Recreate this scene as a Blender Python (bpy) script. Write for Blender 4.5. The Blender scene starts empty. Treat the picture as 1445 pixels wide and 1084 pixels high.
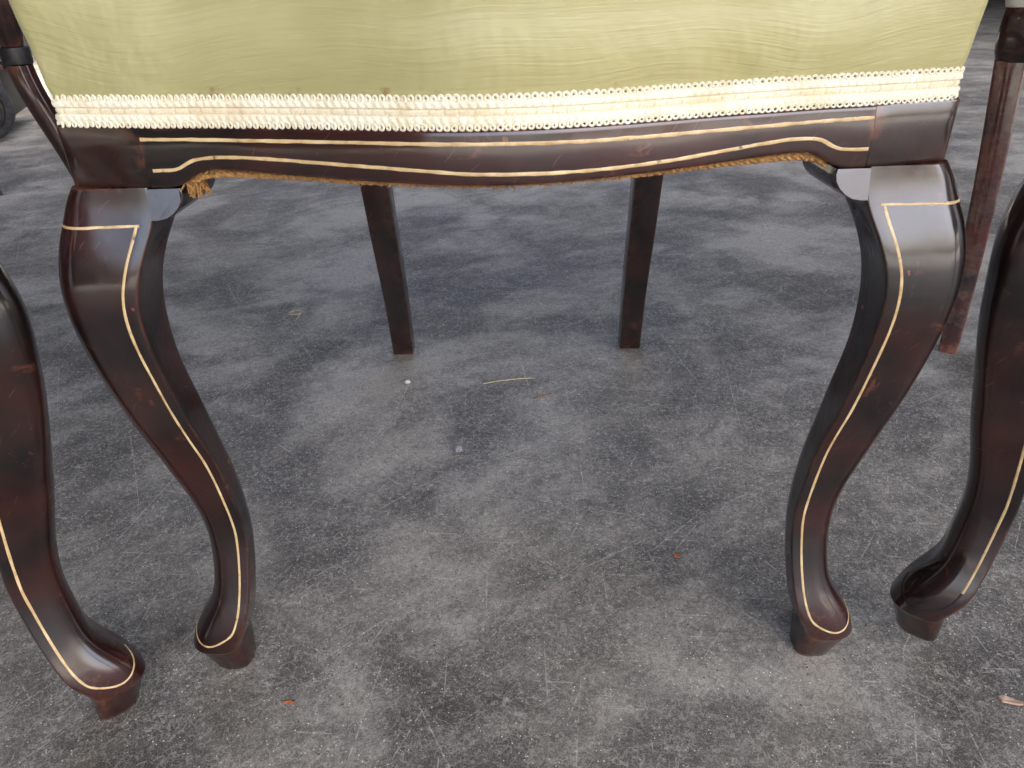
import bpy, bmesh, math, random
import numpy as np
from mathutils import Vector, Matrix, noise
random.seed(7)
R_ = math.radians
PI = math.pi
scene = bpy.context.scene
col = scene.collection

# ------------------------------------------------------------------ camera
cam_d = bpy.data.cameras.new('camera'); cam = bpy.data.objects.new('camera', cam_d); col.objects.link(cam)
cam_d.sensor_width = 36.0; cam_d.lens = 36.0 * 1044.0 / 1445.0
cam_d.clip_start = 0.02; cam_d.clip_end = 400
PITCH, ROLL = 0.49742, 0.03248
f_ = Vector((0, math.cos(PITCH), -math.sin(PITCH))); u_ = Vector((0, math.sin(PITCH), math.cos(PITCH))); x_ = Vector((1, 0, 0))
Rr = x_ * math.cos(ROLL) - u_ * math.sin(ROLL); Uu = u_ * math.cos(ROLL) + x_ * math.sin(ROLL)
m4 = Matrix.Identity(4)
for i in range(3):
    m4[i][0] = Rr[i]; m4[i][1] = Uu[i]; m4[i][2] = -f_[i]
m4[0][3], m4[1][3], m4[2][3] = 0, 0, 0.47
cam.matrix_world = m4
cam_d.dof.use_dof = True; cam_d.dof.focus_distance = 0.62; cam_d.dof.aperture_fstop = 26.0
scene.camera = cam

# ------------------------------------------------------------------ light
world = bpy.data.worlds.new('World'); scene.world = world; world.use_nodes = True
wn = world.node_tree; wn.nodes.clear()
sky = wn.nodes.new('ShaderNodeTexSky'); sky.sky_type = 'NISHITA'; sky.sun_disc = False
SUN_EL, SUN_ROT = R_(56), R_(140)
sky.sun_elevation = SUN_EL; sky.sun_rotation = SUN_ROT; sky.air_density = 0.6; sky.dust_density = 5.0; sky.ozone_density = 0.3
bg = wn.nodes.new('ShaderNodeBackground'); bg.inputs['Strength'].default_value = 0.12
wo = wn.nodes.new('ShaderNodeOutputWorld')
wn.links.new(sky.outputs[0], bg.inputs[0]); wn.links.new(bg.outputs[0], wo.inputs[0])
sun_d = bpy.data.lights.new('sun', 'SUN'); sun_d.energy = 1.5; sun_d.angle = R_(12); sun_d.color = (1, .95, .87)
sun = bpy.data.objects.new('sun', sun_d); col.objects.link(sun)
sdir = Vector((math.sin(SUN_ROT) * math.cos(SUN_EL), math.cos(SUN_ROT) * math.cos(SUN_EL), math.sin(SUN_EL)))
sun.rotation_euler = (-sdir).to_track_quat('-Z', 'Y').to_euler()
scene.view_settings.view_transform = 'Standard'; scene.view_settings.look = 'None'
scene.view_settings.gamma = 1; scene.view_settings.exposure = 3.12

# ------------------------------------------------------------------ node helpers
class NT:
    def __init__(s, name):
        s.m = bpy.data.materials.new(name); s.m.use_nodes = True; s.t = s.m.node_tree
        s.t.nodes.clear(); s.out = s.t.nodes.new('ShaderNodeOutputMaterial'); s.b = s.t.nodes.new('ShaderNodeBsdfPrincipled')
        s.t.links.new(s.b.outputs[0], s.out.inputs[0])
        s.tc = s.t.nodes.new('ShaderNodeTexCoord'); s.co = s.tc.outputs['Object']
    def set(s, k, v):
        if isinstance(v, bpy.types.NodeSocket): s.t.links.new(v, s.b.inputs[k])
        else: s.b.inputs[k].default_value = v
    def inp(s, n, k, v):
        if isinstance(v, bpy.types.NodeSocket): s.t.links.new(v, n.inputs[k])
        else: n.inputs[k].default_value = v
    def map(s, scale=(1, 1, 1), rot=(0, 0, 0), loc=(0, 0, 0), co=None):
        n = s.t.nodes.new('ShaderNodeMapping'); s.inp(n, 'Vector', co or s.co)
        n.inputs['Scale'].default_value = scale; n.inputs['Rotation'].default_value = rot; n.inputs['Location'].default_value = loc
        return n.outputs[0]
    def noise(s, scale, detail=4, rough=.55, dist=0, co=None, kind='FBM', lac=2.0, color=False, dim='3D'):
        n = s.t.nodes.new('ShaderNodeTexNoise'); n.noise_dimensions = dim; n.noise_type = kind
        if kind == 'FBM': n.normalize = True
        s.inp(n, 'Vector', co or s.co); n.inputs['Scale'].default_value = scale; n.inputs['Detail'].default_value = detail
        n.inputs['Roughness'].default_value = rough; n.inputs['Distortion'].default_value = dist; n.inputs['Lacunarity'].default_value = lac
        return n.outputs['Color' if color else 'Fac']
    def vor(s, scale, co=None, feature='F1', dim='3D', rnd=1.0):
        n = s.t.nodes.new('ShaderNodeTexVoronoi'); n.feature = feature; n.voronoi_dimensions = dim
        s.inp(n, 'Vector', co or s.co); n.inputs['Scale'].default_value = scale; n.inputs['Randomness'].default_value = rnd
        return n.outputs['Distance'], (n.outputs['Color'] if 'Color' in n.outputs else None)
    def ramp(s, fac, stops, interp='LINEAR'):
        n = s.t.nodes.new('ShaderNodeValToRGB'); s.inp(n, 'Fac', fac); cr = n.color_ramp; cr.interpolation = interp
        while len(cr.elements) < len(stops): cr.elements.new(.5)
        for e, (p, c) in zip(cr.elements, stops):
            e.position = p; e.color = (c, c, c, 1) if not isinstance(c, (tuple, list)) else (*c, 1)
        return n.outputs[0]
    def mix(s, fac, a, b, mode='MIX'):
        n = s.t.nodes.new('ShaderNodeMix'); n.data_type = 'RGBA'; n.blend_type = mode
        s.inp(n, 0, fac)
        for k, v in ((6, a), (7, b)):
            if isinstance(v, bpy.types.NodeSocket): s.t.links.new(v, n.inputs[k])
            else: n.inputs[k].default_value = (*v, 1) if len(v) == 3 else v
        return n.outputs[2]
    def math(s, op, a, b=0.0, c=0.0, clamp=False):
        n = s.t.nodes.new('ShaderNodeMath'); n.operation = op; n.use_clamp = clamp
        s.inp(n, 0, a); s.inp(n, 1, b); s.inp(n, 2, c); return n.outputs[0]
    def bump(s, h, strength=.3, dist=.001, prev=None):
        n = s.t.nodes.new('ShaderNodeBump'); s.inp(n, 'Height', h); n.inputs['Strength'].default_value = strength
        n.inputs['Distance'].default_value = dist
        if prev: s.t.links.new(prev, n.inputs['Normal'])
        return n.outputs[0]

def wood(name, grain=(1, 1, .06), tone=1.0, dusty=0.0, rough=.3, wearamt=.8):
    n = NT(name)
    g = n.map(scale=grain)
    streak = n.noise(160, 5, .6, .3, co=g)
    cloud = n.noise(14, 3, .55)
    c = n.ramp(streak, [(.25, (.003 * tone, .0018 * tone, .0018 * tone)), (.6, (.007 * tone, .003 * tone, .0027 * tone)), (.85, (.018 * tone, .0055 * tone, .004 * tone))])
    red = n.ramp(cloud, [(.40, 0.0), (.66, 1.0)])
    c = n.mix(n.math('MULTIPLY', red, .55), c, (.052 * tone, .0095 * tone, .005 * tone))
    # rubbed edges show the red-brown timber below the stain
    geo = n.t.nodes.new('ShaderNodeNewGeometry')
    pt = n.ramp(geo.outputs['Pointiness'], [(.512, 0.0), (.575, 1.0)])
    wear = n.math('MULTIPLY', pt, n.ramp(n.noise(70, 5, .65), [(.44, 0.0), (.56, 1.0)]))
    c = n.mix(n.math('MULTIPLY', wear, wearamt), c, (.19, .058, .026))
    # small chips and knocks
    d, cc = n.vor(42, dim='3D')
    chipn = n.noise(260, 3, .6)
    chip = n.math('MULTIPLY', n.math('LESS_THAN', n.math('ADD', d, n.math('MULTIPLY', chipn, .16)), .155), n.ramp(n.noise(9, 2, .5), [(.52, 0.0), (.58, 1.0)]))
    c = n.mix(n.math('MULTIPLY', chip, .75), c, (.26, .075, .035))
    # worn-through blotches
    blot = n.math('MULTIPLY', n.ramp(n.noise(38, 5, .68, .4), [(.62, 0.0), (.68, 1.0)]), wearamt)
    c = n.mix(n.math('MULTIPLY', blot, .55), c, (.16, .05, .024))
    # fine pale scratches
    s1d, _ = n.vor(1.0, co=n.map(scale=(30, 30, 420), co=n.map(rot=(.6, .8, .2), co=n.mix(.02, n.co, n.noise(20, 2, color=True)))), feature='F1')
    scr = n.math('MULTIPLY', n.math('LESS_THAN', s1d, .12), n.ramp(n.noise(14, 3, .6), [(.46, 0.0), (.56, 1.0)]))
    c = n.mix(n.math('MULTIPLY', scr, .16), c, (.22, .17, .14))
    if dusty:
        c = n.mix(n.math('MULTIPLY', n.ramp(n.noise(40, 5, .7), [(.45, 0.0), (.75, 1.0)]), dusty), c, (.30, .20, .13))
    n.set('Base Color', c)
    n.set('Roughness', n.math('MULTIPLY_ADD', n.noise(55, 6, .7), .34, rough - .02)); n.set('Specular IOR Level', .22)
    n.set('Coat Weight', .85); n.set('Coat IOR', 1.7); n.set('Coat Roughness', n.math('MULTIPLY_ADD', n.noise(70, 6, .75), .34, -.06, True))
    h = n.math('ADD', n.math('MULTIPLY', streak, .5), n.math('MULTIPLY', n.noise(420, 4, .6), .5))
    h = n.math('SUBTRACT', h, n.math('MULTIPLY', n.math('ADD', chip, scr), .6))
    b = n.bump(h, .5, .0004); b = n.bump(n.noise(150, 4, .65), .35, .0006, b); b2 = n.bump(n.noise(30, 3, .5), .55, .0014, b)
    n.set('Normal', b2)
    return n.m

M = {}
M['wood_leg'] = wood('dark_mahogany_leg', (1, 1, .07))
M['wood_rail'] = wood('dark_mahogany_rail', (.07, 1, 1), 1.05)
M['wood_block'] = wood('dark_mahogany_block', (.1, 1, 1), .9, dusty=.05, rough=.38, wearamt=.3)
M['wood_ear'] = wood('dark_mahogany_ear', (.1, 1, 1), .9, dusty=.05, rough=.4, wearamt=0.0)
M['wood_rear'] = wood('dark_mahogany_rear', (1, 1, .07), .9, rough=.36, wearamt=.45)

M['wood_worn'] = wood('faded_brown_mahogany', (1, 1, .07), 5.0, dusty=.55, rough=.5)
n = NT('boxwood_stringing')
n.set('Base Color', n.mix(n.ramp(n.noise(120, 4, .6), [(.35, 0.0), (.7, 1.0)]), (.68, .50, .24), (.46, .27, .10)))
cc_ = n.mix(n.ramp(n.noise(95, 5, .7), [(.60, 0.0), (.66, .85)]), n.mix(n.ramp(n.noise(120, 4, .6), [(.35, 0.0), (.7, 1.0)]), (.66, .50, .26), (.42, .26, .10)), (.05, .02, .012))
n.set('Base Color', cc_); n.set('Roughness', .4); n.set('Coat Weight', .3); M['inlay'] = n.m
n = NT('missing_stringing'); n.set('Base Color', (.006, .005, .006, 1)); n.set('Roughness', .5); M['inlay_gone'] = n.m

# satin upholstery
n = NT('olive_gold_satin')
sep = n.t.nodes.new('ShaderNodeSeparateXYZ'); n.t.links.new(n.co, sep.inputs[0])
warp = n.math('MULTIPLY_ADD', n.noise(4.2, 2, .45), .11, sep.outputs[2])
cmb = n.t.nodes.new('ShaderNodeCombineXYZ')
n.inp(cmb, 0, n.math('MULTIPLY', sep.outputs[0], 15.0)); n.inp(cmb, 1, n.math('MULTIPLY', sep.outputs[1], 15.0)); n.inp(cmb, 2, n.math('MULTIPLY', warp, 620.0))
rip = n.noise(1.0, 3, .6, .1, co=cmb.outputs[0])
cmb2 = n.t.nodes.new('ShaderNodeCombineXYZ')
n.inp(cmb2, 0, n.math('MULTIPLY', sep.outputs[0], 40.0)); n.inp(cmb2, 1, n.math('MULTIPLY', sep.outputs[1], 40.0)); n.inp(cmb2, 2, n.math('MULTIPLY', warp, 1500.0))
thr = n.noise(1.0, 3, .6, co=cmb2.outputs[0])
cl = n.noise(9, 4, .6, .5)
c = n.mix(n.ramp(cl, [(.25, 0.0), (.8, 1.0)]), (.348, .317, .128), (.448, .414, .210))
c = n.mix(n.ramp(rip, [(.36, .14), (.46, 0.0)]), c, (.26, .22, .08))
c = n.mix(n.ramp(thr, [(.62, 0.0), (.78, .22)]), c, (.62, .58, .36))
# rust-brown tack stains just above the trimming
st = n.math('MULTIPLY', n.ramp(n.noise(60, 3, .6), [(.60, 0.0), (.70, 1.0)]), n.math('LESS_THAN', sep.outputs[2], .4285))
c = n.mix(n.math('MULTIPLY', st, .7), c, (.22, .11, .02))
n.set('Base Color', c); n.set('Roughness', .42); n.set('Sheen Weight', .3); n.set('Sheen Roughness', .4); n.set('Sheen Tint', (.95, .92, .7, 1))
n.set('Anisotropic', .5); n.set('Specular IOR Level', .45)
b = n.bump(rip, .45, .0008); b = n.bump(thr, .3, .0004, b); b = n.bump(cl, .8, .008, b); n.set('Normal', b)
M['satin'] = n.m

n = NT('cream_gimp_braid')
att = n.t.nodes.new('ShaderNodeAttribute'); att.attribute_name = 'thread_shade'
c = n.mix(n.ramp(n.noise(26, 5, .68), [(.48, 0.0), (.70, .85)]), (.88, .84, .65), (.68, .54, .32))
c = n.mix(n.ramp(n.noise(900, 2, .5), [(.3, .5), (.6, 0.0)]), c, (.66, .58, .38))
c = n.mix(att.outputs['Fac'], c, (.50, .37, .15))
n.set('Base Color', c); n.set('Roughness', .75); n.set('Sheen Weight', .25)
n.set('Normal', n.bump(n.noise(1500, 3, .6), .6, .0006)); M['braid'] = n.m

n = NT('orange_brown_hessian')
w1 = n.noise(500, 3, .6)
n.set('Base Color', n.ramp(w1, [(.3, (.16, .07, .018)), (.7, (.48, .26, .085))])); n.set('Roughness', .95)
n.set('Normal', n.bump(w1, .9, .001)); M['hessian'] = n.m

# concrete
n = NT('worn_concrete_floor')
co = n.co
wv = n.mix(.06, n.co, n.noise(3.0, 3, .6, color=True))
big = n.noise(2.3, 4, .55, 1.0)
mid = n.noise(7.5, 6, .60, .8, co=wv)
streak = n.noise(16, 6, .68, .6, co=n.map(scale=(.6, 1.4, 1), co=n.map(rot=(0, 0, -.5), co=wv)))
fib = n.noise(210, 4, .72, 1.2)
fib2 = n.noise(52, 6, .72, 1.4)
fine = n.noise(900, 3, .7)
v = n.math('MULTIPLY_ADD', big, .46, n.math('MULTIPLY', mid, .34))
v = n.math('MULTIPLY_ADD', streak, .22, v)
v = n.math('MULTIPLY_ADD', n.math('SUBTRACT', fib2, .5), .10, v)
base = n.ramp(v, [(.435, (.024, .024, .025)), (.48, (.052, .052, .052)), (.53, (.106, .105, .103)), (.58, (.165, .164, .160))])
c = n.mix(n.ramp(n.noise(1.7, 4, .6), [(.45, 0.0), (.72, .35)]), base, (.110, .104, .082))
c = n.mix(n.ramp(fib, [(.36, .50), (.50, 0.0)]), c, (.034, .034, .035))
c = n.mix(n.ramp(fib, [(.50, 0.0), (.68, .50)]), c, (.24, .24, .235))
c = n.mix(n.ramp(fine, [(.34, .55), (.5, 0.0)]), c, (.03, .03, .03))
c = n.mix(n.ramp(fine, [(.52, 0.0), (.75, .50)]), c, (.30, .30, .29))
hs = []
def ridge(scale, dist, lo, hi, mask_scale, mlo, mhi, loc):
    q = n.noise(scale, 1, .5, dist, co=n.map(loc=loc))
    r = n.math('ABSOLUTE', n.math('SUBTRACT', q, .5))
    line = n.ramp(r, [(0.0, 1.0), (lo, 1.0), (hi, 0.0)])
    return n.math('MULTIPLY', line, n.ramp(n.noise(mask_scale, 4, .65, co=n.map(loc=(loc[1], loc[0], 2))), [(mlo, 0.0), (mhi, 1.0)]))
for a in ((75, .5, .004, .014, 26, .47, .60, (1, 2, 0)), (130, .8, .006, .020, 35, .46, .58, (4, 7, 0)), (100, .4, .004, .016, 30, .48, .60, (14, 3, 0)), (170, .5, .008, .024, 40, .46, .58, (21, 5, 0)), (34, .3, .0012, .005, 22, .52, .64, (9, 1, 0))):
    l = ridge(*a); hs.append(l)
    c = n.mix(n.math('MULTIPLY', l, .36), c, (.28, .28, .27))
def scratch(rot, sx, sy, thr, sel, loc, amt, colr=(.27, .27, .27)):
    global c
    wco = n.mix(.03, n.co, n.noise(1.1, 2, .5, color=True))
    d, cc = n.vor(1.0, co=n.map(scale=(sx, sy, 0), loc=loc, co=n.map(rot=(0, 0, rot), co=wco)), dim='2D')
    sp = n.t.nodes.new('ShaderNodeSeparateColor'); n.t.links.new(cc, sp.inputs[0])
    m = n.math('MULTIPLY', n.math('LESS_THAN', d, thr), n.math('GREATER_THAN', sp.outputs[0], sel))
    m = n.math('MULTIPLY', m, n.ramp(n.noise(160, 3, .7), [(.40, 0.0), (.60, 1.0)]))
    hs.append(m); c = n.mix(n.math('MULTIPLY', m, .5), c, (.30, .30, .295))
for i, (rot, sx, sy, thr, sel) in enumerate([(1.45, 3.5, 560, .34, .9965), (1.72, 4, 620, .34, .9965), (.35, 5, 640, .32, .9965), (-.5, 6, 600, .32, .996), (1.1, 4, 560, .34, .996), (2.4, 7, 620, .32, .995), (1.57, 12, 700, .34, .994), (-.9, 11, 700, .34, .9965), (.75, 14, 700, .34, .994), (2.0, 16, 600, .36, .994), (.1, 18, 640, .36, .99)]):
    scratch(rot, sx, sy, thr, sel, (i * 3.3, i * 1.7, 0), .5)
for sc, th, sel, colr in ((190, .10, .975, (.50, .50, .48)), (380, .18, .97, (.42, .42, .41)), (60, .02, .90, (.60, .59, .55)), (150, .13, .965, (.015, .015, .015))):
    d, cc = n.vor(sc, dim='2D'); sp = n.t.nodes.new('ShaderNodeSeparateColor'); n.t.links.new(cc, sp.inputs[0])
    m = n.math('MULTIPLY', n.math('LESS_THAN', n.math('ADD', d, n.math('MULTIPLY', fine, .12)), th + .06), n.math('GREATER_THAN', sp.outputs[1], sel))
    c = n.mix(n.math('MULTIPLY', m, .75), c, colr)
n.set('Base Color', n.mix(1.0, c, (2.4, 2.28, 2.00), 'MULTIPLY'))
n.set('Roughness', n.ramp(mid, [(.3, .50), (.7, .72)])); n.set('Specular IOR Level', .2)
h = n.math('ADD', n.math('MULTIPLY', fib, .6), n.math('MULTIPLY', fine, .5))
b = n.bump(h, .35, .0008); b = n.bump(mid, .3, .004, b); n.set('Normal', b)
M['concrete'] = n.m

def plain(name, c1, c2=None, rough=.6, metal=0, sc=60, bump=.2):
    n = NT(name); c2 = c2 or c1
    n.set('Base Color', n.mix(n.ramp(n.noise(sc, 5, .65), [(.38, 0.0), (.66, 1.0)]), c1, c2)); n.set('Roughness', rough); n.set('Metallic', metal)
    n.set('Normal', n.bump(n.noise(sc * 5, 4, .6), bump, .001)); return n.m
M['rubber'] = plain('dusty_black_rubber', (.018, .018, .02), (.05, .048, .045), .8)
M['grime_metal'] = plain('grimy_dark_metal', (.02, .02, .02), (.06, .055, .05), .55, .5)
M['green_paint'] = plain('faded_green_paint', (.02, .05, .03), (.05, .06, .04), .5)
M['red_paint'] = plain('dull_red_brown_paint', (.07, .025, .018), (.035, .02, .015), .55)
M['bright_metal'] = plain('dull_steel', (.25, .25, .25), (.1, .09, .08), .4, .9)
M['timber_dark'] = plain('weathered_dark_boards', (.10, .085, .07), (.05, .045, .04), .85, sc=3)
M['stone'] = plain('pale_grey_stone', (.30, .30, .30), (.10, .10, .11), .9, sc=400)
M['chipwood'] = plain('pale_wood_chip', (.62, .45, .33), (.42, .27, .18), .8, sc=200)
M['rust'] = plain('orange_rust_flake', (.50, .16, .05), (.28, .08, .03), .9, sc=400)
M['straw'] = plain('pale_straw', (.55, .50, .28), (.40, .34, .18), .8, sc=300)
M['twig'] = plain('thin_brown_twig', (.30, .13, .06), (.20, .09, .05), .8, sc=300)
M['chalk'] = plain('white_chalk_crumb', (.75, .74, .70), (.55, .54, .5), .9, sc=300)

# ------------------------------------------------------------------ mesh helpers
def obj(name, verts, faces, mat, parent=None, smooth=True, label=None, kind=None):
    me = bpy.data.meshes.new(name); me.from_pydata([tuple(v) for v in verts], [], faces); me.validate(); me.update()
    bm = bmesh.new(); bm.from_mesh(me); bmesh.ops.recalc_face_normals(bm, faces=bm.faces); bm.to_mesh(me); bm.free()
    if smooth:
        me.polygons.foreach_set('use_smooth', [True] * len(me.polygons)); me.set_sharp_from_angle(angle=R_(44))
    me.materials.append(mat)
    o = bpy.data.objects.new(name, me); col.objects.link(o)
    if parent: o.parent = parent
    if label: o['label'] = label
    if kind: o['kind'] = kind
    return o
def thing(o, label, cat, group=None):
    o['label'] = label; o['category'] = cat
    if group: o['group'] = group
    return o
def empty(name, loc=(0, 0, 0), rz=0):
    e = bpy.data.objects.new(name, None); col.objects.link(e); e.location = loc; e.rotation_euler = (0, 0, rz); e.empty_display_size = .05
    return e
def spline(xs, ys):
    xs = np.array(xs, float); ys = np.array(ys, float); n = len(xs); h = np.diff(xs); A = np.eye(n); b = np.zeros(n)
    for i in range(1, n - 1):
        A[i, i-1] = h[i-1]; A[i, i] = 2 * (h[i-1] + h[i]); A[i, i+1] = h[i]
        b[i] = 3 * ((ys[i+1] - ys[i]) / h[i] - (ys[i] - ys[i-1]) / h[i-1])
    c = np.linalg.solve(A, b)
    def f(x):
        x = min(max(x, xs[0]), xs[-1]); i = int(min(max(np.searchsorted(xs, x) - 1, 0), n - 2)); t = x - xs[i]
        d = (c[i+1] - c[i]) / (3 * h[i]); bb = (ys[i+1] - ys[i]) / h[i] - h[i] * (2 * c[i] + c[i+1]) / 3
        return float(ys[i] + bb * t + c[i] * t * t + d * t ** 3)
    return f
def loft(rings, cap0=True, cap1=True, closed=True):
    V = [p for r in rings for p in r]; k = len(rings[0]); F = []
    for i in range(len(rings) - 1):
        for j in range(k if closed else k - 1):
            a = i * k + j; b = i * k + (j + 1) % k; F.append((a, b, b + k, a + k))
    if cap0: F.append(tuple(range(k))[::-1])
    if cap1: F.append(tuple(range((len(rings) - 1) * k, len(rings) * k)))
    return V, F
def rrect(x0, x1, y0, y1, rad, nseg, ne=1):
    """rounded rectangle, counter-clockwise from (x0,y0): radii for corners (x0y0, x1y0, x1y1, x0y1)"""
    pts = []
    cs = [(x0, y0, 180), (x1, y0, 270), (x1, y1, 0), (x0, y1, 90)]
    sg = [(1, 1), (-1, 1), (-1, -1), (1, -1)]
    for (cx, cy, a0), (sx, sy), r, ns in zip(cs, sg, rad, nseg):
        for k in range(ns + 1):
            a = R_(a0 + 90 * k / ns); pts.append((cx + sx * r + r * math.cos(a), cy + sy * r + r * math.sin(a)))
    out = []
    for i in range(len(pts)):
        a, b = pts[i], pts[(i + 1) % len(pts)]
        out.append(a)
        L = math.hypot(b[0] - a[0], b[1] - a[1])
        corner_end = i in [sum(s + 1 for s in nseg[:q + 1]) - 1 for q in range(4)]
        if corner_end and ne > 1:
            for k in range(1, ne): out.append((a[0] + (b[0] - a[0]) * k / ne, a[1] + (b[1] - a[1]) * k / ne))
    return out
def ribbon(pts, nrm, width, proud, seed=0, wob=.12, under=.0012):
    """a thin raised strip along pts with surface normals nrm"""
    rings = []
    for i, p in enumerate(pts):
        t = (pts[min(i + 1, len(pts) - 1)] - pts[max(i - 1, 0)]).normalized(); nn = nrm[i]; s = nn.cross(t).normalized()
        w = width * .5 * (1 + wob * noise.noise(Vector((i * .35, seed * 7.3, 1.1)))); off = s * width * .10 * noise.noise(Vector((i * .22, seed * 3.1, 5)))
        p = p + off
        rings.append([p - s * w - nn * under, p - s * w + nn * proud * .4, p - s * w * .6 + nn * proud, p + s * w * .6 + nn * proud, p + s * w + nn * proud * .4, p + s * w - nn * under])
    return loft(rings)
def resample(pts, step):
    out = [pts[0]]
    for a, b in zip(pts[:-1], pts[1:]):
        L = (b - a).length; k = max(1, int(round(L / step)))
        for q in range(1, k + 1): out.append(a.lerp(b, q / k))
    return out
def tube(pts, rad, k=8, caps=True):
    rings = []; prev = None
    for i, p in enumerate(pts):
        t = (pts[min(i + 1, len(pts) - 1)] - pts[max(i - 1, 0)]).normalized()
        if prev is None: prev = t.orthogonal().normalized()
        prev = (prev - t * prev.dot(t)).normalized(); b = t.cross(prev)
        r = rad[i] if isinstance(rad, (list, tuple)) else rad
        rings.append([p + prev * r * math.cos(2 * PI * j / k) + b * r * math.sin(2 * PI * j / k) for j in range(k)])
    return loft(rings, caps, caps)
def join(parts):
    V, F = [], []
    for v, f in parts:
        o = len(V); V += list(v); F += [tuple(i + o for i in q) for q in f]
    return V, F
def box_bevel(x0, x1, y0, y1, z0, z1, r=.002, seg=2, n=1):
    bm = bmesh.new(); bmesh.ops.create_cube(bm, size=1)
    for v in bm.verts: v.co = Vector(((x0 + x1) / 2 + v.co.x * (x1 - x0), (y0 + y1) / 2 + v.co.y * (y1 - y0), (z0 + z1) / 2 + v.co.z * (z1 - z0)))
    bmesh.ops.bevel(bm, geom=bm.edges[:], offset=r, segments=seg, profile=.5, affect='EDGES')
    V = [v.co.copy() for v in bm.verts]; F = [tuple(v.index for v in f.verts) for f in bm.faces]; bm.verts.index_update(); bm.free()
    return V, F

# ------------------------------------------------------------------ ground
def ground():
    V = [(-60, -40, 0), (60, -40, 0), (60, 80, 0), (-60, 80, 0)]
    o = obj('concrete_ground', V, [(0, 1, 2, 3)], M['concrete'], smooth=False); o['kind'] = 'structure'
ground()
def added_shed():  # roof and walls out of view, added to shape the light and reflections
    def slab(name, x0, x1, y0, y1, z0, z1, mat):
        o = obj(name, *box_bevel(x0, x1, y0, y1, z0, z1, .01, 1), mat, smooth=False); o['kind'] = 'structure'
    slab('added_roof', -9, 5.2, -4.0, 2.4, 3.4, 3.55, M['timber_dark'])     # added roof; its open bay behind the chairs lets light onto the floor
    slab('added_roof', -9, 14, 8.5, 34, 3.4, 3.55, M['timber_dark'])
    slab('added_roof', -9, -2.2, 2.41, 8.49, 3.4, 3.55, M['timber_dark'])
    slab('added_roof', 1.9, 14, 2.41, 8.49, 3.4, 3.55, M['timber_dark'])
    slab('added_wall_left', -9.2, -9, -4.0, 34, .004, 3.4, M['timber_dark'])
    slab('added_wall_front', -9, -2.7, -4.2, -4.01, .004, 3.4, M['timber_dark'])
    slab('added_wall_right', 14, 14.2, 2.5, 34, .004, 3.4, M['timber_dark'])
    slab('added_wall_back', -9.2, 14.2, 34, 34.2, .004, 3.4, M['timber_dark'])
added_shed()

# ------------------------------------------------------------------ the chair (local frame: front faces -y, origin on the floor below the front)
HR = .3775            # underside of the corner blocks = top of the front legs
RT = .4103            # top of the front rail
A_ = .2391
yfx = spline([-.30, -.24, -.186, -.16, -.14, -.10, -.065, -.03, 0, .03, .065, .10, .14, .16, .186, .24, .30],
             [.004, -.0010, -.0120, -.0160, -.0205, -.0305, -.0405, -.0488, -.0512, -.0488, -.0405, -.0305, -.0205, -.0160, -.0120, -.0010, .004])
zk = [.028, .044, .066, .09, .12, .155, .19, .225, .26, .29, .32, .345, .365, .3775]
XO = spline(zk, [.0205, .0145, .0010, -.0038, -.0047, .0003, .0084, .0155, .0217, .0255, .0267, .0226, .0146, .0066])
XI = spline(zk, [-.0191, -.0255, -.0315, -.0346, -.0369, -.0355, -.0323, -.0275, -.0226, -.0212, -.0238, -.0329, -.0404, -.0399])
YO = spline(zk, [.0150, .0125, .0050, -.0030, -.0085, -.0072, -.0022, .0064, .0123, .0174, .0182, .0136, .0088, .0069])
YI = spline(zk, [-.0262, -.0225, -.0205, -.0235, -.0253, -.0270, -.0233, -.0204, -.0170, -.0160, -.0195, -.0237, -.0313, -.0375])
AL = A_ - .0043
EX = spline(zk, [.0040, .0070, .0105, .0120, .0120, .0090, .0055, .0025, 0, 0, 0, 0, 0, 0])   # extra depth hidden by the rounded back corner
def sm(a, b, x):
    t = min(max((x - a) / (b - a), 0), 1); return t * t * (3 - 2 * t)
def leg_section(z):
    """x0 (inner), x1 (outer), yfront, yback, radii"""
    zl = .028
    if z >= zl:
        x0, x1, y0, y1 = AL + XI(z), AL + XO(z), -YO(z), -YI(z) + EX(z)
    else:  # rounded lip and the tapered pad below it
        x0, x1, y0, y1 = AL + XI(zl), AL + XO(zl), -YO(zl), -YI(zl) + EX(zl)
        lip = 0.0
        t = (zl - z) / zl; t = t + .06 * min(1, t / .08) * (1 - t)
        x1 -= .0104 * t; y0 += .0098 * t; x0 += -.0004 * t; y1 -= .0075 * t
    w = min(x1 - x0, y1 - y0)
    foot = 1 - sm(.05, .24, z); top = sm(.355, .3775, z)
    ro = w * (.46 + .06 * foot - .18 * top); ri = w * (.045 + .26 * (1 - sm(.026, .055, z))); rb = w * (.10 + .25 * (1 - sm(.026, .07, z)))
    rib = min(max(rb, 1.37 * EX(max(z, zl)) + .10 * w), .62 * w)
    return x0, x1, y0, y1, (min(ri, .95 * w - rib), min(ro, .6 * w), rb * 1.2, rib)
NSEG = (5, 14, 4, 9); NE = 7
def leg_ring(z):
    x0, x1, y0, y1, rr = leg_section(z)
    out = []
    for p in rrect(x0, x1, y0, y1, rr, NSEG, NE):
        q = Vector((p[0], p[1], z)) * 30
        out.append(Vector((p[0] + .0005 * noise.noise(q), p[1] + .0005 * noise.noise(q + Vector((0, 4, 0))), z)))
    return out
def front_frac(z, f):
    """a point on the front surface: f in metres along the perimeter from the inner arris towards the outer side"""
    ring = leg_ring(z); acc = 0; i = 3   # middle of inner-front corner
    while True:
        a, b = ring[i], ring[(i + 1) % len(ring)]; L = (b - a).length
        if acc + L >= f or i > 34: return a.lerp(b, min(1, max(0, (f - acc) / max(L, 1e-9))))
        acc += L; i += 1
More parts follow.
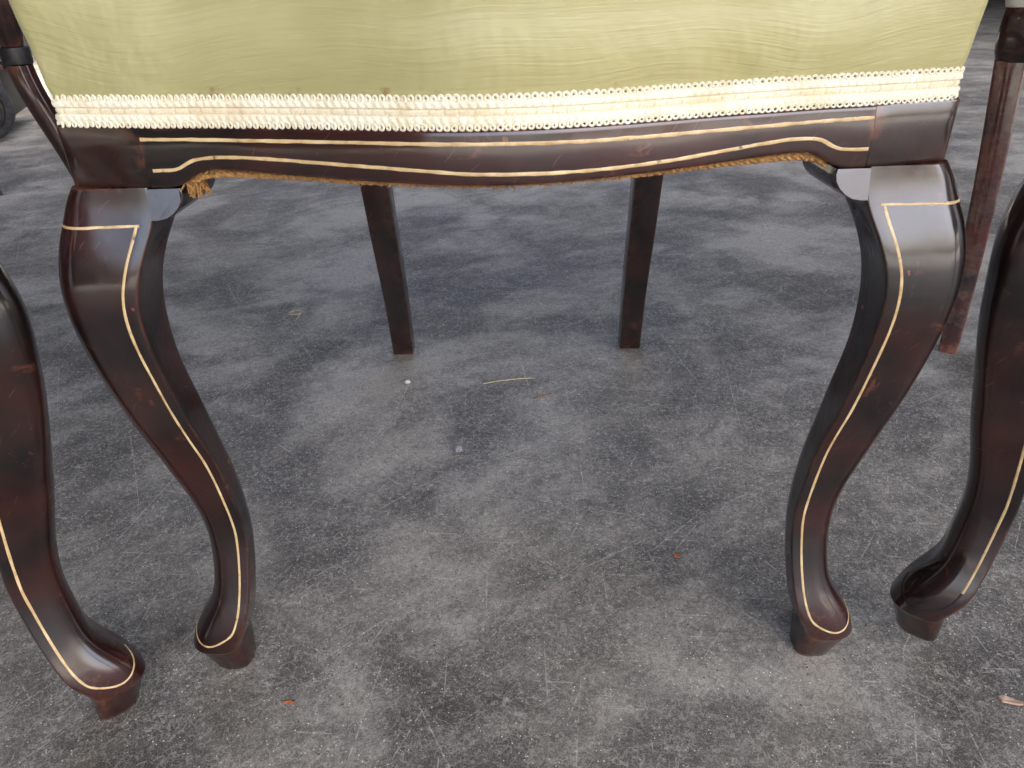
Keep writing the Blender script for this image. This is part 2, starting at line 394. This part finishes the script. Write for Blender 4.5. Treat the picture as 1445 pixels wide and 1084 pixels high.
def front_len(z):
    ring = leg_ring(z); return sum((ring[i + 1] - ring[i]).length for i in range(3, 26))
def mirror(vf, s):
    V, F = vf
    return ([Vector((v[0] * s, v[1], v[2])) for v in V], F)
def leg_norm(z, f):
    e = .0008; P = front_frac(z, f); a = front_frac(z, f + e) - front_frac(z, max(0, f - e)); b = front_frac(z + .001, f) - front_frac(z - .001, f)
    nn = a.cross(b)
    nn.normalize()
    c = Vector((AL - .01, .012, z)) 
    if nn.dot(P - c) < 0: nn = -nn
    return nn
def build_front_leg(root, s):
    zs = [0, .0008, .004, .008, .012, .016, .020, .0225, .024, .025, .0258, .0265, .0271, .0276, .028, .0288, .030] + list(np.linspace(.0325, .372, 118)) + [.3755, .3772, .3775]
    rings = []
    for z in zs:
        r = leg_ring(z)
        if z == 0: r = [Vector((p.x + (AL - .004 - p.x) * .04, p.y + (.015 - p.y) * .04, z)) for p in r]
        rings.append(r)
    leg = obj('front_leg', *mirror(loft(rings), s), M['wood_leg'], root)
    d = .0066
    # stringing: across the knee, down beside the inner arris
    zt = .357; L = front_len(zt)
    path = [(zt + .0006 * k / 40, L * 1.04 - (L * 1.04 - d) * k / 40) for k in range(41)]
    zz = list(np.linspace(zt + .0006, .047, 84))
    down = [(z, d + .0016 * sm(.25, .33, z) - .0004 * (1 - sm(.05, .1, z))) for z in zz]
    toe = []
    for k in range(1, 41):
        t = k / 40; zc = .047 - .0125 * math.sin(min(1, t * 1.9) * PI / 2) ** .9 + .013 * max(0, (t - .5) / .5) ** 2
        toe.append((zc, d - .0004 + (front_len(zc) * 1.0 - d + .0004) * (.10 * t + .90 * t ** 1.6)))
    def trace(pth):
        P = [front_frac(z, f) for z, f in pth]; N = [leg_norm(z, f) for z, f in pth]
        for _ in range(3): N = [N[0]] + [(N[i - 1] + N[i] * 2 + N[i + 1]).normalized() for i in range(1, len(N) - 1)] + [N[-1]]
        for _ in range(2): P = [P[0]] + [(P[i - 1] + P[i] * 2 + P[i + 1]) / 4 for i in range(1, len(P) - 1)] + [P[-1]]
        return P, N
    def mk(nm, PN, w, seed): return obj(nm, *mirror(ribbon(PN[0], PN[1], w, .00022, seed, .22), s), M['inlay'], leg)
    mk('knee_stringing', trace(path), .0015, 1 + s)
    P, N = trace(down + toe); q = len(down) - 4
    mk('leg_stringing', (P[:q + 1], N[:q + 1]), .0016, 3 + s); mk('toe_stringing', (P[q:], N[q:]), .0015, 6 + s)
    return leg

def build_ears(root, s):
    # shaped ear bracket beside the knee under the front rail
    prof = [(.1948, .3772), (.1765, .3772), (.1758, .3735), (.1764, .3700), (.1785, .3665), (.1815, .3635), (.1855, .3612), (.1905, .3602), (.1948, .3602)]
    rings = []
    for y in (-.0112, -.0118, -.0110, .02, .039, .040):
        k = 0 if y == -.0118 else 1
        ins = .0006 if y in (-.0112, .040) else 0
        rings.append([Vector((x + (0 if x > .194 else ins), (y if not (y == -.0112) else -.0122) + 0, z + (ins if z < .377 else 0))) for x, z in prof])
    rings = [[Vector((x + (.0007 if (x < .194) else 0), -.0092 - (HR - z) * .20, z + (.0007 if z < .377 else 0))) for x, z in prof],
             [Vector((x + (.0002 if (x < .194) else 0), -.0087 - (HR - z) * .20, z + (.0002 if z < .377 else 0))) for x, z in prof]] + \
            [[Vector((x, y, z)) for x, z in prof] for y in (-.0030, .01, .04)]
    obj('ear_bracket', *mirror(loft(rings), s), M['wood_ear'], root, smooth=False)
    # matching ear under the side rail
    rings = [[Vector((A_ + .0015 - (0.0 if q else .0008), .0315 + (.1948 - x) * 1.0, z)) for x, z in prof] for q in (0, 1)]
    rings = [[Vector((xx, .0300 + (.1948 - x), z)) for x, z in prof] for xx in (A_ - .001, A_ - .002, A_ - .03)]
    obj('ear_bracket', *mirror(loft(rings), s), M['wood_ear'], root, smooth=False)

def build_block(root, s):
    # corner block above the leg, its front slightly skewed to meet the rail
    rings = []
    N = 9
    for z, ins in ((HR + .0002, .0014), (HR + .0008, .0004), (HR + .0022, 0), (.39, 0), (.40, 0), (RT - .002, 0), (RT - .0006, .0006), (RT, .0018)):
        x1 = A_ - .0006 + (z - HR) * .02; x0 = .1917 - (z - .38) * .03
        ring = []
        for k in range(N):  # front edge follows the rail curve
            x = x0 + (x1 - .003 - x0) * k / (N - 1); ring.append(Vector((x, rail_y(x, z) + ins * (.35 if k else 1) - .0002, z)))
        for a in (30, 60): ring.append(Vector((x1 - .003 + .003 * math.sin(R_(a)) - ins * .5, yfx(x1) + .003 - .003 * math.cos(R_(a)) + ins * .5, z)))
        ring += [Vector((x1 - ins, yfx(x1) + .004, z)), Vector((x1 - .002 - ins, .048, z)), Vector((x0, .048, z))]
        rings.append(ring)
    obj('corner_block', *mirror(loft(rings), s), M['wood_block'], root, smooth=True)

def zbot(x):
    return zb_(abs(x))
zb_ = spline([0, .035, .07, .105, .135, .150, .160, .167, .173, .179, .186, .20], [.3832, .3836, .3845, .3858, .3876, .3880, .3868, .3835, .3800, .3780, .3775, .3775])
def rail_y(x, z):
    t = (z - .396) / .014
    return yfx(x) + .0011 * t * t
def build_front_rail(root):
    rings = []
    for x in np.linspace(-.1915, .1915, 150):
        y = yfx(x); zb = zbot(x); ring = []
        # from back-bottom, forward, up the face, over the top
        ring.append(Vector((x, y + .022, zb + .0005)))
        ring += [Vector((x, y + .012, zb)), Vector((x, y + .004, zb))]
        for a in (0, 30, 60, 90):
            ring.append(Vector((x, rail_y(x, zb + .0015) + .0016 - .0016 * math.sin(R_(a)), zb + .0016 - .0016 * math.cos(R_(a)))))
        for z in np.linspace(zb + .003, RT - .0035, 9): ring.append(Vector((x, rail_y(x, z), z)))
        for a in (15, 35, 55, 75, 90):
            ring.append(Vector((x, rail_y(x, RT - .0035) + .003 - .003 * math.cos(R_(a)), RT - .003 + .003 * math.sin(R_(a)))))
        ring += [Vector((x, y + .012, RT)), Vector((x, y + .022, RT))]
        for p in ring[3:-2]:
            p.y += .0004 * noise.noise(Vector((x * 25, p.z * 40, 3)))
        rings.append(ring)
    rail = obj('front_rail', *loft(rings), M['wood_rail'], root)
    up = [(-.1905, .4034), (-.15, .4033), (-.11, .4032), (-.0734, .4034), (-.0379, .4034), (0, .4031), (.0295, .4027), (.0572, .4024), (.0823, .4024), (.12, .4026), (.158, .4030), (.1905, .4034)]
    lo = [(-.1877, .3873), (-.1820, .3875), (-.1765, .3878), (-.1725, .3888), (-.1681, .3909), (-.164, .3926), (-.1583, .3938), (-.150, .3946), (-.1401, .3948), (-.115, .3942), (-.0936, .3932), (-.065, .3920), (-.039, .3907), (-.02, .3895), (.0022, .3889), (.025, .3886), (.0471, .3887), (.065, .3892), (.0833, .3901), (.1046, .3918), (.1246, .3936), (.138, .3947), (.1477, .3952), (.156, .3950), (.1616, .3943), (.165, .3931), (.1679, .3914), (.171, .3898), (.1742, .3886), (.178, .3881), (.1905, .3876)]
    for seed, L in ((11, up), (17, lo)):
        f = spline([a for a, b in L], [b for a, b in L]); P = []; N = []
        for x in np.linspace(L[0][0], L[-1][0], 170):
            z = f(x); P.append(Vector((x, rail_y(x, z) + .0004 * noise.noise(Vector((x * 25, z * 40, 3))), z))); dy = (yfx(x + .001) - yfx(x - .001)) / .002; N.append(Vector((dy, -1, 0)).normalized())
        obj('rail_stringing', *ribbon(P, N, .0017, .00018, seed, .30), M['inlay'], rail)
    # the glued slip of hessian and cord under the rail
    parts = []
    for q in range(3):
        pts = []; rad = []
        for k in range(420):
            x = -.171 + .342 * k / 419; ph = k * .42 + q * 2.1
            hang = .0012 + .0016 * max(0, noise.noise(Vector((x * 14, 2, 8)))) + .0020 * sm(.09, .15, abs(x)) * (1 - sm(.155, .172, abs(x))) - .0014 * (1 - sm(.03, .08, abs(x + .0)))
            pts.append(Vector((x, yfx(x) + .0075 + .0011 * math.cos(ph), zbot(x) - hang + .0011 * math.sin(ph)))); rad.append(.0011 + .0005 * noise.noise(Vector((k * .8, q * 5, 0))))
        parts.append(tube(pts, rad, 6))
    for k in range(520):  # frayed ends
        x = random.uniform(-.172, .165); base = Vector((x, yfx(x) + random.uniform(.004, .010), zbot(x) - .0005)); d = Vector((random.uniform(-1, 1), random.uniform(-.6, .3), random.uniform(-.7, -.1))).normalized()
        L = random.uniform(.0015, .0042); parts.append(tube([base, base + d * L * .5 + Vector((0, 0, -.0004)), base + d * L], [.00022, .0002, .0001], 3))
    # torn tuft by one leg
    for k in range(60):
        base = Vector((-.170 + random.uniform(-.004, .004), yfx(.17) + random.uniform(.004, .02), .379 + random.uniform(-.001, .003))); d = Vector((random.uniform(-.6, .8), random.uniform(-.4, .4), -1)).normalized()
        parts.append(tube([base, base + d * .003, base + d * random.uniform(.005, .009) + Vector((random.uniform(-.002, .002), 0, 0))], [.0006, .0006, .0003], 4))
    o = obj('hessian_edging', *join(parts), M['hessian'], root)
    return rail

SRX0, SRX1, SRY1 = A_ - .002, .169, .425   # side rail: outer face from front to rear
def side_x(y): return SRX0 + (SRX1 - SRX0) * (.35 * sm(-.02, .46, y) + .65 * min(1, max(0, y) / .43)) 
def build_side_rail(root, s):
    rings = []
    for y in np.linspace(.0485, .4400, 30):
        xo = side_x(y) - .0006; zb = .3800 + .004 * sm(.05, .1, y)
        if y > .40: zb += .010 * ((y - .40) / .04) ** 3
        pr = rrect(xo - .022, xo, zb, RT, (.001, .002, .003, .001), (2, 3, 3, 2))
        rings.append([Vector((a, y, b)) for a, b in pr])
    obj('side_rail', *mirror(loft(rings), s), M['wood_rail'], root)

def build_rear_leg(root, s):
    rings = []
    yc = spline([0, .1, .2, .27, .34, .40, .45, .55, .70, .92], [.5640, .5290, .4860, .4620, .4420, .4330, .4360, .4560, .4960, .5650])
    hw = spline([0, .15, .27, .40, .6, .92], [.0145, .0155, .0162, .0178, .0185, .0135])
    hd = spline([0, .15, .27, .40, .6, .92], [.0120, .0140, .0160, .0165, .0120, .0095])
    xc = spline([0, .15, .27, .40, .6, .92], [.1640, .1600, .1585, .1610, .1780, .1950])
    for z in [0, .001] + list(np.linspace(.01, .92, 70)):
        c = yc(z); w = hw(z) - (.0008 if z == 0 else 0); d = hd(z) - (.0008 if z == 0 else 0); x = xc(z)
        rings.append([Vector((a, b, z)) for a, b in rrect(x - w, x + w, c - d, c + d, (.0015, .0025, .002, .0015), (2, 3, 2, 2), 2)])
    obj('rear_leg', *mirror(loft(rings), s), M['wood_rear'], root)

def build_seat(root):
    # plan outline, closed, counter-clockwise starting at the front left
    front = [(x, yfx(x) + .0028) for x in np.linspace(-.2325, .2325, 200)]
    cr = [(.2325 + .0045 * math.sin(R_(a)), yfx(.2325) + .0028 + .0045 * (1 - math.cos(R_(a)))) for a in (25, 50, 75)]
    right = [(side_x(y) - .0022, y) for y in np.linspace(.008, .436, 60)]
    back = [(x, .440) for x in np.linspace(.182, -.182, 30)]
    outline = front + cr + right + back + [(-x, y) for x, y in reversed(right)] + [(-x, y) for x, y in reversed(cr)]
    n = len(outline); P = [Vector((x, y, 0)) for x, y in outline]
    N = []
    for i in range(n):
        t = (P[(i + 1) % n] - P[i - 1]).normalized(); N.append(Vector((t.y, -t.x, 0)))
    for _ in range(6): N = [(N[i - 1] + N[i] * 2 + N[(i + 1) % n]).normalized() for i in range(n)]
    rings = []
    prof = [(.4100, -.010, 0), (.4104, 0, 0), (.416, 0, 0), (.4225, .0002, 0)] + [(z, d, 0) for z, d in ((.4260, .0012), (.4300, .0022), (.4340, .0032), (.4380, .0040), (.4420, .0046), (.4460, .0048), (.4500, .0048), (.4540, .0042), (.4580, .0032), (.4630, .0012), (.4680, -.0015), (.4740, -.0065), (.4810, -.0135), (.4880, -.0195))] + \
           [(.4950, -.0240, .02), (.5010, -.030, .07), (.5070, -.034, .18), (.5120, -.034, .36), (.5150, -.034, .60), (.5165, -.034, .82), (.5170, -.034, .985)]
    C = Vector((0, .20, 0))
    SP = spline([.43, .45, .47, .482, .492, .500, .508], [.0022, .0042, .0066, .0060, .0020, -.008, -.015])
    for z, d, k in prof:
        ring = []
        for i in range(n):
            wc = sm(.15, .235, abs(P[i].x)) if P[i].y < .2 else 1.0
            dd = d if z < .43 else d * (1 - wc) + wc * (SP(z) - (.0 if k == 0 else 0))
            p = P[i] + N[i] * dd; p = p.lerp(C, k); zz = z
            if z > .424 and k < .9:
                fade = sm(.424, .45, z); q = Vector((p.x * 13, p.y * 13, z * 20)); p += N[i] * (.0011 * noise.noise(q) + .0005 * noise.noise(q * 3.1)) * fade
            ring.append(Vector((p.x, p.y, zz)))
        rings.append(ring)
    cushion = obj('seat_cushion', *loft(rings), M['satin'], root)
    # gimp braid: rides on the outline from rear left round the front to rear right
    i0 = n - len(cr) - len(right); order = list(range(i0, n)) + list(range(0, len(front) + len(cr) + len(right)))
    L = [P[i] + N[i] * .0004 for i in order]; LN = [N[i] for i in order]
    acc = [0]
    for a, b in zip(L[:-1], L[1:]): acc.append(acc[-1] + (b - a).length)
    tot = acc[-1]; accn = np.array(acc)
    Lx = np.array([p.x for p in L]); Ly = np.array([p.y for p in L]); Nx = np.array([p.x for p in LN]); Ny = np.array([p.y for p in LN])
    S = np.arange(0, tot, .00095); ts = np.linspace(0, 1, 23)
    X = np.interp(S, accn, Lx); Y = np.interp(S, accn, Ly); NX = np.interp(S, accn, Nx); NY = np.interp(S, accn, Ny)
    z0, z1 = .4108, .4232
    V = []
    for j, s_ in enumerate(S):
        wob = .0004 * noise.noise(Vector((s_ * 9, 0, 0)))
        for t in ts:
            h = .0006
            for c0, wd, ht in ((.24, .17, .0013), (.80, .17, .0013)):
                u = (t - c0) / wd
                if abs(u) < 1: h += ht * (1 - u * u) ** .5 * (.75 + .25 * math.sin(s_ * 2 * PI / .0042 + t * 9))
            if .43 < t < .62:
                h += .00045 * abs(math.sin(s_ * PI / .0072)) ** .5 - .0001
            if abs(t - .425) < .03 or abs(t - .625) < .03: h -= .00045
            V.append((X[j] + NX[j] * h, Y[j] + NY[j] * h, z0 + (z1 - z0) * t + wob))
    k = len(ts); F = [(a * k + b, (a + 1) * k + b, (a + 1) * k + b + 1, a * k + b + 1) for a in range(len(S) - 1) for b in range(k - 1)]
    band = obj('braid_trim', V, F, M['braid'], cushion)
    at = band.data.attributes.new('thread_shade', 'FLOAT', 'POINT'); val = []  # tan channel thread, plus shade painted into the grooves and stitch gaps
    for j, s_ in enumerate(S):
        st = abs(math.sin(s_ * PI / .0072)); ky = noise.noise(Vector((s_ * 22, 3, 1)))
        for t in ts:
            v = 0.0
            if .44 < t < .61: v = .12 + .25 * max(0, ky) + (.45 if st < .16 else 0)
            if abs(t - .425) < .025 or abs(t - .625) < .025: v = .35 + .35 * (math.sin(s_ * 2 * PI / .0021) > 0)
            if t < .06 or t > .95: v = .3
            val.append(v)
    at.data.foreach_set('value', val)
    parts = []
    for zc, ph in ((.4106, 0), (.42365, .5)):
        m = int(tot / .0036)
        for q in range(m):
            s_ = (q + ph) * tot / m; 
            if s_ > tot: continue
            x, y = np.interp(s_, accn, Lx), np.interp(s_, accn, Ly); nx, ny = np.interp(s_, accn, Nx), np.interp(s_, accn, Ny)
            wob = .0004 * noise.noise(Vector((s_ * 9, 0, 0))) + random.uniform(-.00015, .00015); tx, ty = -ny, nx
            R1 = .00120 * random.uniform(.86, 1.12); r2 = .00072 * random.uniform(.85, 1.15); vv = []; ff = []
            for a in range(10):
                A = 2 * PI * a / 10
                for b in range(5):
                    B = 2 * PI * b / 5; rr = R1 + r2 * math.cos(B); hh = .0010 + r2 * math.sin(B) + .0003 * math.cos(A)
                    vv.append((x + tx * rr * math.cos(A) + nx * hh, y + ty * rr * math.cos(A) + ny * hh, zc + wob + rr * math.sin(A)))
                    ff.append((a * 5 + b, ((a + 1) % 10) * 5 + b, ((a + 1) % 10) * 5 + (b + 1) % 5, a * 5 + (b + 1) % 5))
            parts.append((vv, ff))
    lo = obj('braid_loops', *join(parts), M['braid'], band, kind='stuff')
    # hessian under the seat
    V = [(x, y, .3905 + .003 * math.sin(x * 9) * math.sin(y * 9)) for y in np.linspace(.0, .43, 12) for x in np.linspace(-.165, .165, 12)]
    V2 = [(x, y, z + .002) for x, y, z in V]
    g = lambda o: [(o + a * 12 + b, o + a * 12 + b + 1, o + (a + 1) * 12 + b + 1, o + (a + 1) * 12 + b) for a in range(11) for b in range(11)]
    obj('hessian_underside', V + V2, g(0) + g(144), M['hessian'], root)

def build_back(root):
    # rear seat rail, cross rail and crest of the back rest
    def bar(name, pts, hw, hd, mat):
        rings = [[Vector((x, y + b, z + a)) for a, b in rrect(-hw, hw, -hd, hd, (.003,) * 4, (2,) * 4)] for x, y, z in pts]
        obj(name, *loft(rings), mat, root)
    bar('rear_rail', [(x, .432, .3955) for x in (-.142, 0, .142)], .0145, .011, M['wood_rail'])
    bar('cross_rail', [(x, .4985 + .018 * (1 - (x / .16) ** 2), .66 + .02 * math.cos(x * 18)) for x in np.linspace(-.158, .158, 15)], .022, .008, M['wood_rail'])
    bar('crest_rail', [(x, .560 + .02 * (1 - (x / .185) ** 2), .91 + .035 * math.cos(x * 8)) for x in np.linspace(-.21, .21, 19)], .03, .010, M['wood_rail'])

def build_chair():
    root = empty('side_chair')
    build_front_rail(root)
    for s in (-1, 1):
        build_front_leg(root, s); build_ears(root, s); build_block(root, s); build_side_rail(root, s); build_rear_leg(root, s)
    build_seat(root); build_back(root)
    return root
def copy_tree(o, parent=None):
    c = o.copy(); col.objects.link(c)
    if parent: c.parent = parent; c.matrix_parent_inverse = o.matrix_parent_inverse
    for ch in list(o.children): copy_tree(ch, c)
    return c
G = 'matching dark mahogany side chairs with pale line inlay'
chair = build_chair()
def place(ch, anchor_local, anchor_world, rz):
    c, s = math.cos(rz), math.sin(rz)
    ch.location = (anchor_world[0] - (c * anchor_local[0] - s * anchor_local[1]), anchor_world[1] - (s * anchor_local[0] + c * anchor_local[1]), 0)
    ch.rotation_euler = (0, 0, rz)
left = copy_tree(chair); right = copy_tree(chair); far = copy_tree(chair)
chair.location = (.00088, .41111, 0); chair.rotation_euler = (0, 0, -.01304)
thing(chair, 'central mahogany chair seen whole across the frame, olive satin seat with cream braid', 'chair', G)
place(left, (.2351, .013), (-.3050, .389), R_(40))
thing(left, 'left-hand mahogany chair of which only one curved front leg is in view', 'chair', G)
place(right, (-.2351, .013), (.3120, .425), R_(-34))
right.rotation_euler = (0, R_(1.7), R_(-34)); right.location.z = .0070
thing(right, 'right-hand mahogany chair cut off by the frame, one front toe with blackened inlay', 'chair', G)
place(far, (.178, .570), (-1.372, 2.04), R_(8))
thing(far, 'distant chair at the left edge of which only a small worn foot shows', 'chair', G)
# the right-hand chair has lost the boxwood from its toe
for leg in right.children:
    if leg.name.startswith('front_leg'):
        for ch in leg.children:
            if ch.name.startswith('toe_stringing'):
                ch.material_slots[0].link = 'OBJECT'; ch.material_slots[0].material = M['inlay_gone']; ch['label'] = 'blackened groove where the pale inlay is missing'

# ------------------------------------------------------------------ small litter on the floor
def lump(name, loc, size, mat, seed, flat=.6, sub=2):
    bm = bmesh.new(); bmesh.ops.create_icosphere(bm, subdivisions=sub, radius=1)
    for v in bm.verts:
        k = 1 + .45 * noise.noise(v.co * 1.3 + Vector((seed, 0, 0))) + .12 * noise.noise(v.co * 4 + Vector((seed, 3, 0)))
        v.co = Vector((v.co.x * size[0], v.co.y * size[1], v.co.z * size[2])) * k
    mz = min(v.co.z for v in bm.verts)
    V = [Vector((v.co.x, v.co.y, v.co.z - mz)) for v in bm.verts]; F = [tuple(v.index for v in f.verts) for f in bm.faces]; bm.free()
    o = obj(name, V, F, mat, smooth=False); o.location = loc; return o
def flake(name, loc, outline, th, mat, rz=0, tilt=.0):
    n = len(outline); V = [Vector((x, y, .0003 + tilt * x)) for x, y in outline] + [Vector((x * .93, y * .93, th + tilt * x + .0004 * math.sin(k * 2.1))) for k, (x, y) in enumerate(outline)]
    F = [tuple(range(n))[::-1], tuple(range(n, 2 * n))] + [(i, (i + 1) % n, (i + 1) % n + n, i + n) for i in range(n)]
    o = obj(name, V, F, mat, smooth=False); o.location = loc; o.rotation_euler = (0, 0, rz); return o
def strand(name, pts, r, mat, loc):
    P = resample([Vector(p) for p in pts], .002)
    P = [p + Vector((0, 0, r)) for p in P]
    o = obj(name, *tube(P, r, 5), mat); o.location = loc; return o
thing(lump('pebble', (-.0637, .7084, 0), (.0060, .0050, .0040), M['stone'], 3), 'pale grey pebble lying in the middle of the concrete floor', 'pebble')
thing(flake('wood_chip', (.3545, .3572, 0), [(-.0075, .0035), (-.003, .0042), (.004, .001), (.0085, -.0008), (.007, -.0035), (.001, -.0030), (-.006, -.0012)], .0016, M['chipwood'], -.15, .05), 'flat beige wood chip near the lower right corner', 'wood chip')
thing(flake('rust_flake', (.1469, .5222, 0), [(-.003, .001), (-.001, .0026), (.0022, .002), (.003, -.001), (.001, -.0024), (-.002, -.002)], .0012, M['rust']), 'small orange rust flake on the floor left of the right front leg', 'rust flake')
thing(flake('rust_flake', (-.1748, .3761, 0), [(-.0045, .0005), (-.001, .0014), (.003, .0016), (.0045, .0002), (.001, -.0014), (-.003, -.001)], .0009, M['rust']), 'thin reddish flake near the bottom edge between the two left feet', 'rust flake')
thing(strand('twig', [(-.012, -.004, 0), (-.003, -.001, .0006), (.006, .004, .0004), (.013, .006, 0)], .0006, M['twig'], (.0382, .8286, 0)), 'short thin reddish twig on the floor between the rear feet', 'twig')
thing(lump('white_crumb', (-.1405, .8772, 0), (.0040, .0035, .0020), M['chalk'], 8), 'white chalky crumb just in front of the left rear foot', 'crumb')
thing(strand('pale_straw', [(-.036, -.006, 0), (-.015, -.001, .001), (.01, .003, .001), (.034, .006, 0)], .0007, M['straw'], (-.0023, .8738, 0)), 'long pale straw lying straight on the floor between the rear feet', 'straw')
thing(strand('straw_curl', [(.008 * math.cos(a) * (1 + .1 * a), .011 * math.sin(a), .0006 * a) for a in np.linspace(0, 5.6, 18)] + [(.006, -.022, 0)], .0006, M['straw'], (-.3516, 1.132, 0)), 'yellow curl of straw on the floor behind the left front leg', 'straw')

# ------------------------------------------------------------------ old machine at the far left
def machine():
    root = empty('garden_machine', (-1.93, 2.90, 0), R_(20))
    def disc(rad, y0, y1, z, x, prof):
        rings = [[Vector((x + r * math.cos(2 * PI * k / 40), y, z + r * math.sin(2 * PI * k / 40))) for k in range(40)] for r, y in prof]
        return loft(rings)
    for (x, nm) in ((0, 'front'), (-.62, 'rear')):
        R1 = .118 if x == 0 else .16
        w = obj('wheel', *disc(0, 0, 0, R1, x, [(R1 * .74, -.022), (R1 * .80, -.030), (R1 * .92, -.030), (R1 * .985, -.020), (R1, 0), (R1 * .985, .020), (R1 * .92, .03), (R1 * .75, .03)]), M['rubber'], root)
        obj('rim', *disc(0, 0, 0, R1, x, [(R1 * .745, -.024), (R1 * .70, -.026), (R1 * .66, -.014), (R1 * .30, -.010), (R1 * .24, -.030), (R1 * .08, -.034), (R1 * .05, -.05)]), M['grime_metal'], w)
    obj('fender_bar', *tube([Vector((-.5, -.05, .262)), Vector((-.1, -.05, .252)), Vector((.10, -.05, .250)), Vector((.115, 0, .250))], .013, 10), M['red_paint'], root)
    obj('chassis', *box_bevel(-.95, .10, .05, .55, .07, .24, .02), M['grime_metal'], root)
    obj('side_panel', *box_bevel(-.7, .12, .03, .5, .27, .38, .015), M['green_paint'], root)
    obj('engine_block', *box_bevel(-.6, .02, .06, .45, .38, .62, .03), M['grime_metal'], root)
    pts = [Vector((.02 + .055 * math.cos(a) - .02 * a / 6, -.01, .43 + .055 * math.sin(a))) for a in np.linspace(-2.2, 3.0, 24)]
    obj('curled_handle', *tube(pts, .009, 8), M['bright_metal'], root)
    for k in range(5):
        obj('cooling_fin', *box_bevel(-.55, .05, .04, .47, .405 + k * .036, .411 + k * .036, .002, 1), M['bright_metal'], root)
    thing(root, 'old green and rust-red wheeled garden machine in the far left background', 'machine')
machine()

def post():
    # reddish wooden upright standing behind the central chair, with a metal collar and a wider scrolled head
    root = empty('wooden_post', (-.47, .93, 0))
    o = Vector((-.47, .93, 0))
    P = [Vector(p) - o for p in POST]
    fx = spline([p.z for p in P], [p.x for p in P]); fyy = spline([p.z for p in P], [p.y for p in P]); zt = P[-1].z; zc = POST_COLLAR
    rings = []
    for z in np.linspace(0, zc, 40):
        r = .0085 + .0050 * sm(0, zc, z); c = Vector((fx(z), fyy(z), z)); rings.append([c + Vector((r * math.cos(2 * PI * j / 20), r * math.sin(2 * PI * j / 20), 0)) for j in range(20)])
    obj('shaft', *loft(rings), M['wood_rear'], root)
    c0 = Vector((fx(zc), fyy(zc), zc + .0005)); rings = []
    for dz, r in ((0, .0135), (.001, .0148), (.004, .0152), (.008, .0150), (.012, .0152), (.017, .0148), (.018, .0135)):
        rings.append([c0 + Vector((r * math.cos(2 * PI * j / 20), r * math.sin(2 * PI * j / 20), dz)) for j in range(20)])
    obj('collar', *loft(rings), M['grime_metal'], root)
    rings = []
    for t in np.linspace(0, 1, 44):
        z = zc + .019 + t * (zt + .16 - zc); zz = min(z, zt); x = fx(zz) - .010 * sm(0, .3, t) - (z - zz) * .12; r = .012 + .012 * sm(0, .25, t) - .003 * sm(.5, 1, t) + .002 * math.sin(t * 16)
        rings.append([Vector((x + r * math.cos(2 * PI * j / 20), fyy(zz) + r * .8 * math.sin(2 * PI * j / 20), z)) for j in range(20)])
    obj('head', *loft(rings), M['wood_rear'], root)
    thing(root, 'reddish brown wooden upright with a metal collar beside the left end of the olive seat', 'post')
POST = [(-0.516, 0.935, 0.0), (-0.494, 0.91, 0.1571), (-0.499, 0.9, 0.2709), (-0.5165, 0.895, 0.3402), (-0.5268, 0.89, 0.3849), (-0.5299, 0.89, 0.4053), (-0.5267, 0.885, 0.4352), (-0.5202, 0.88, 0.4622), (-0.513, 0.875, 0.4945)]
POST_COLLAR = 0.4053
post()

def stool():
    # a stool standing corner-on at the right edge: plain tapered legs, dark rounded rails, cream braid, dull cloth seat
    root = empty('stool', (.612, .925, 0), R_(-32)); W = .40
    # local: near corner at the origin, sides along +x and +y
    top = [(-.018, .014), (W - .05, .014), (W - .05, W - .05), (-.018, W - .05)]; foot = [(0, 0), (W - .02, -.02), (W - .02, W - .02), (0, W - .02)]
    for (tx, ty), (bx, by) in zip(top, foot):
        rings = []
        for z in [0, .0008] + list(np.linspace(.008, .372, 30)):
            t = z / .372; w = .0118 + .0045 * t - (.0008 if z == 0 else 0); cx, cy = bx + (tx - bx) * t + .004 * math.sin(PI * t), by + (ty - by) * t
            rings.append([Vector((a, b, z)) for a, b in rrect(cx - w, cx + w, cy - w, cy + w, (.003,) * 4, (3,) * 4, 2)])
        leg = obj('leg', *loft(rings), M['wood_worn'], root)
    x0, x1, y0, y1 = -.036, W - .032, -.006, W - .032
    def band(x0, x1, y0, y1, z0, z1, r, mat, name, parent, bulge=0.0, n=9, inset=.022):
        rings = []
        for k in range(n):
            t = k / (n - 1); z = z0 + (z1 - z0) * t; o = bulge * math.sin(PI * t) - (.006 * (1 - min(1, t / .35)) ** 2 if name == 'seat_rail' else 0)
            rings.append([Vector((a, b, z)) for a, b in rrect(x0 - o, x1 + o, y0 - o, y1 + o, (r,) * 4, (6,) * 4, 10)])
        return obj(name, *loft(rings), mat, parent)
    band(x0, x1, y0, y1, .366, .428, .012, M['wood_rail'], 'seat_rail', root, .002)
    br = band(x0 - .001, x1 + .001, y0 - .001, y1 + .001, .4285, .446, .012, M['braid'], 'braid_trim', root, .0018)
    rings = []
    for t in np.linspace(0, 1, 14):
        k = .012 * math.sin(min(1, t * 2) * PI / 2) if t < .5 else .012 - .16 * (t - .5) ** 1.6; z = .4465 + .055 * math.sin(t * PI / 2)
        rings.append([Vector((a, b, z)) for a, b in rrect(x0 - k, x1 + k, y0 - k, y1 + k, (.03,) * 4, (6,) * 4, 10)])
    obj('seat_pad', *loft(rings), M['satin'], root)
    thing(root, 'stool at the upper right edge, faded brown leg under a dark rounded rail', 'stool')
stool()
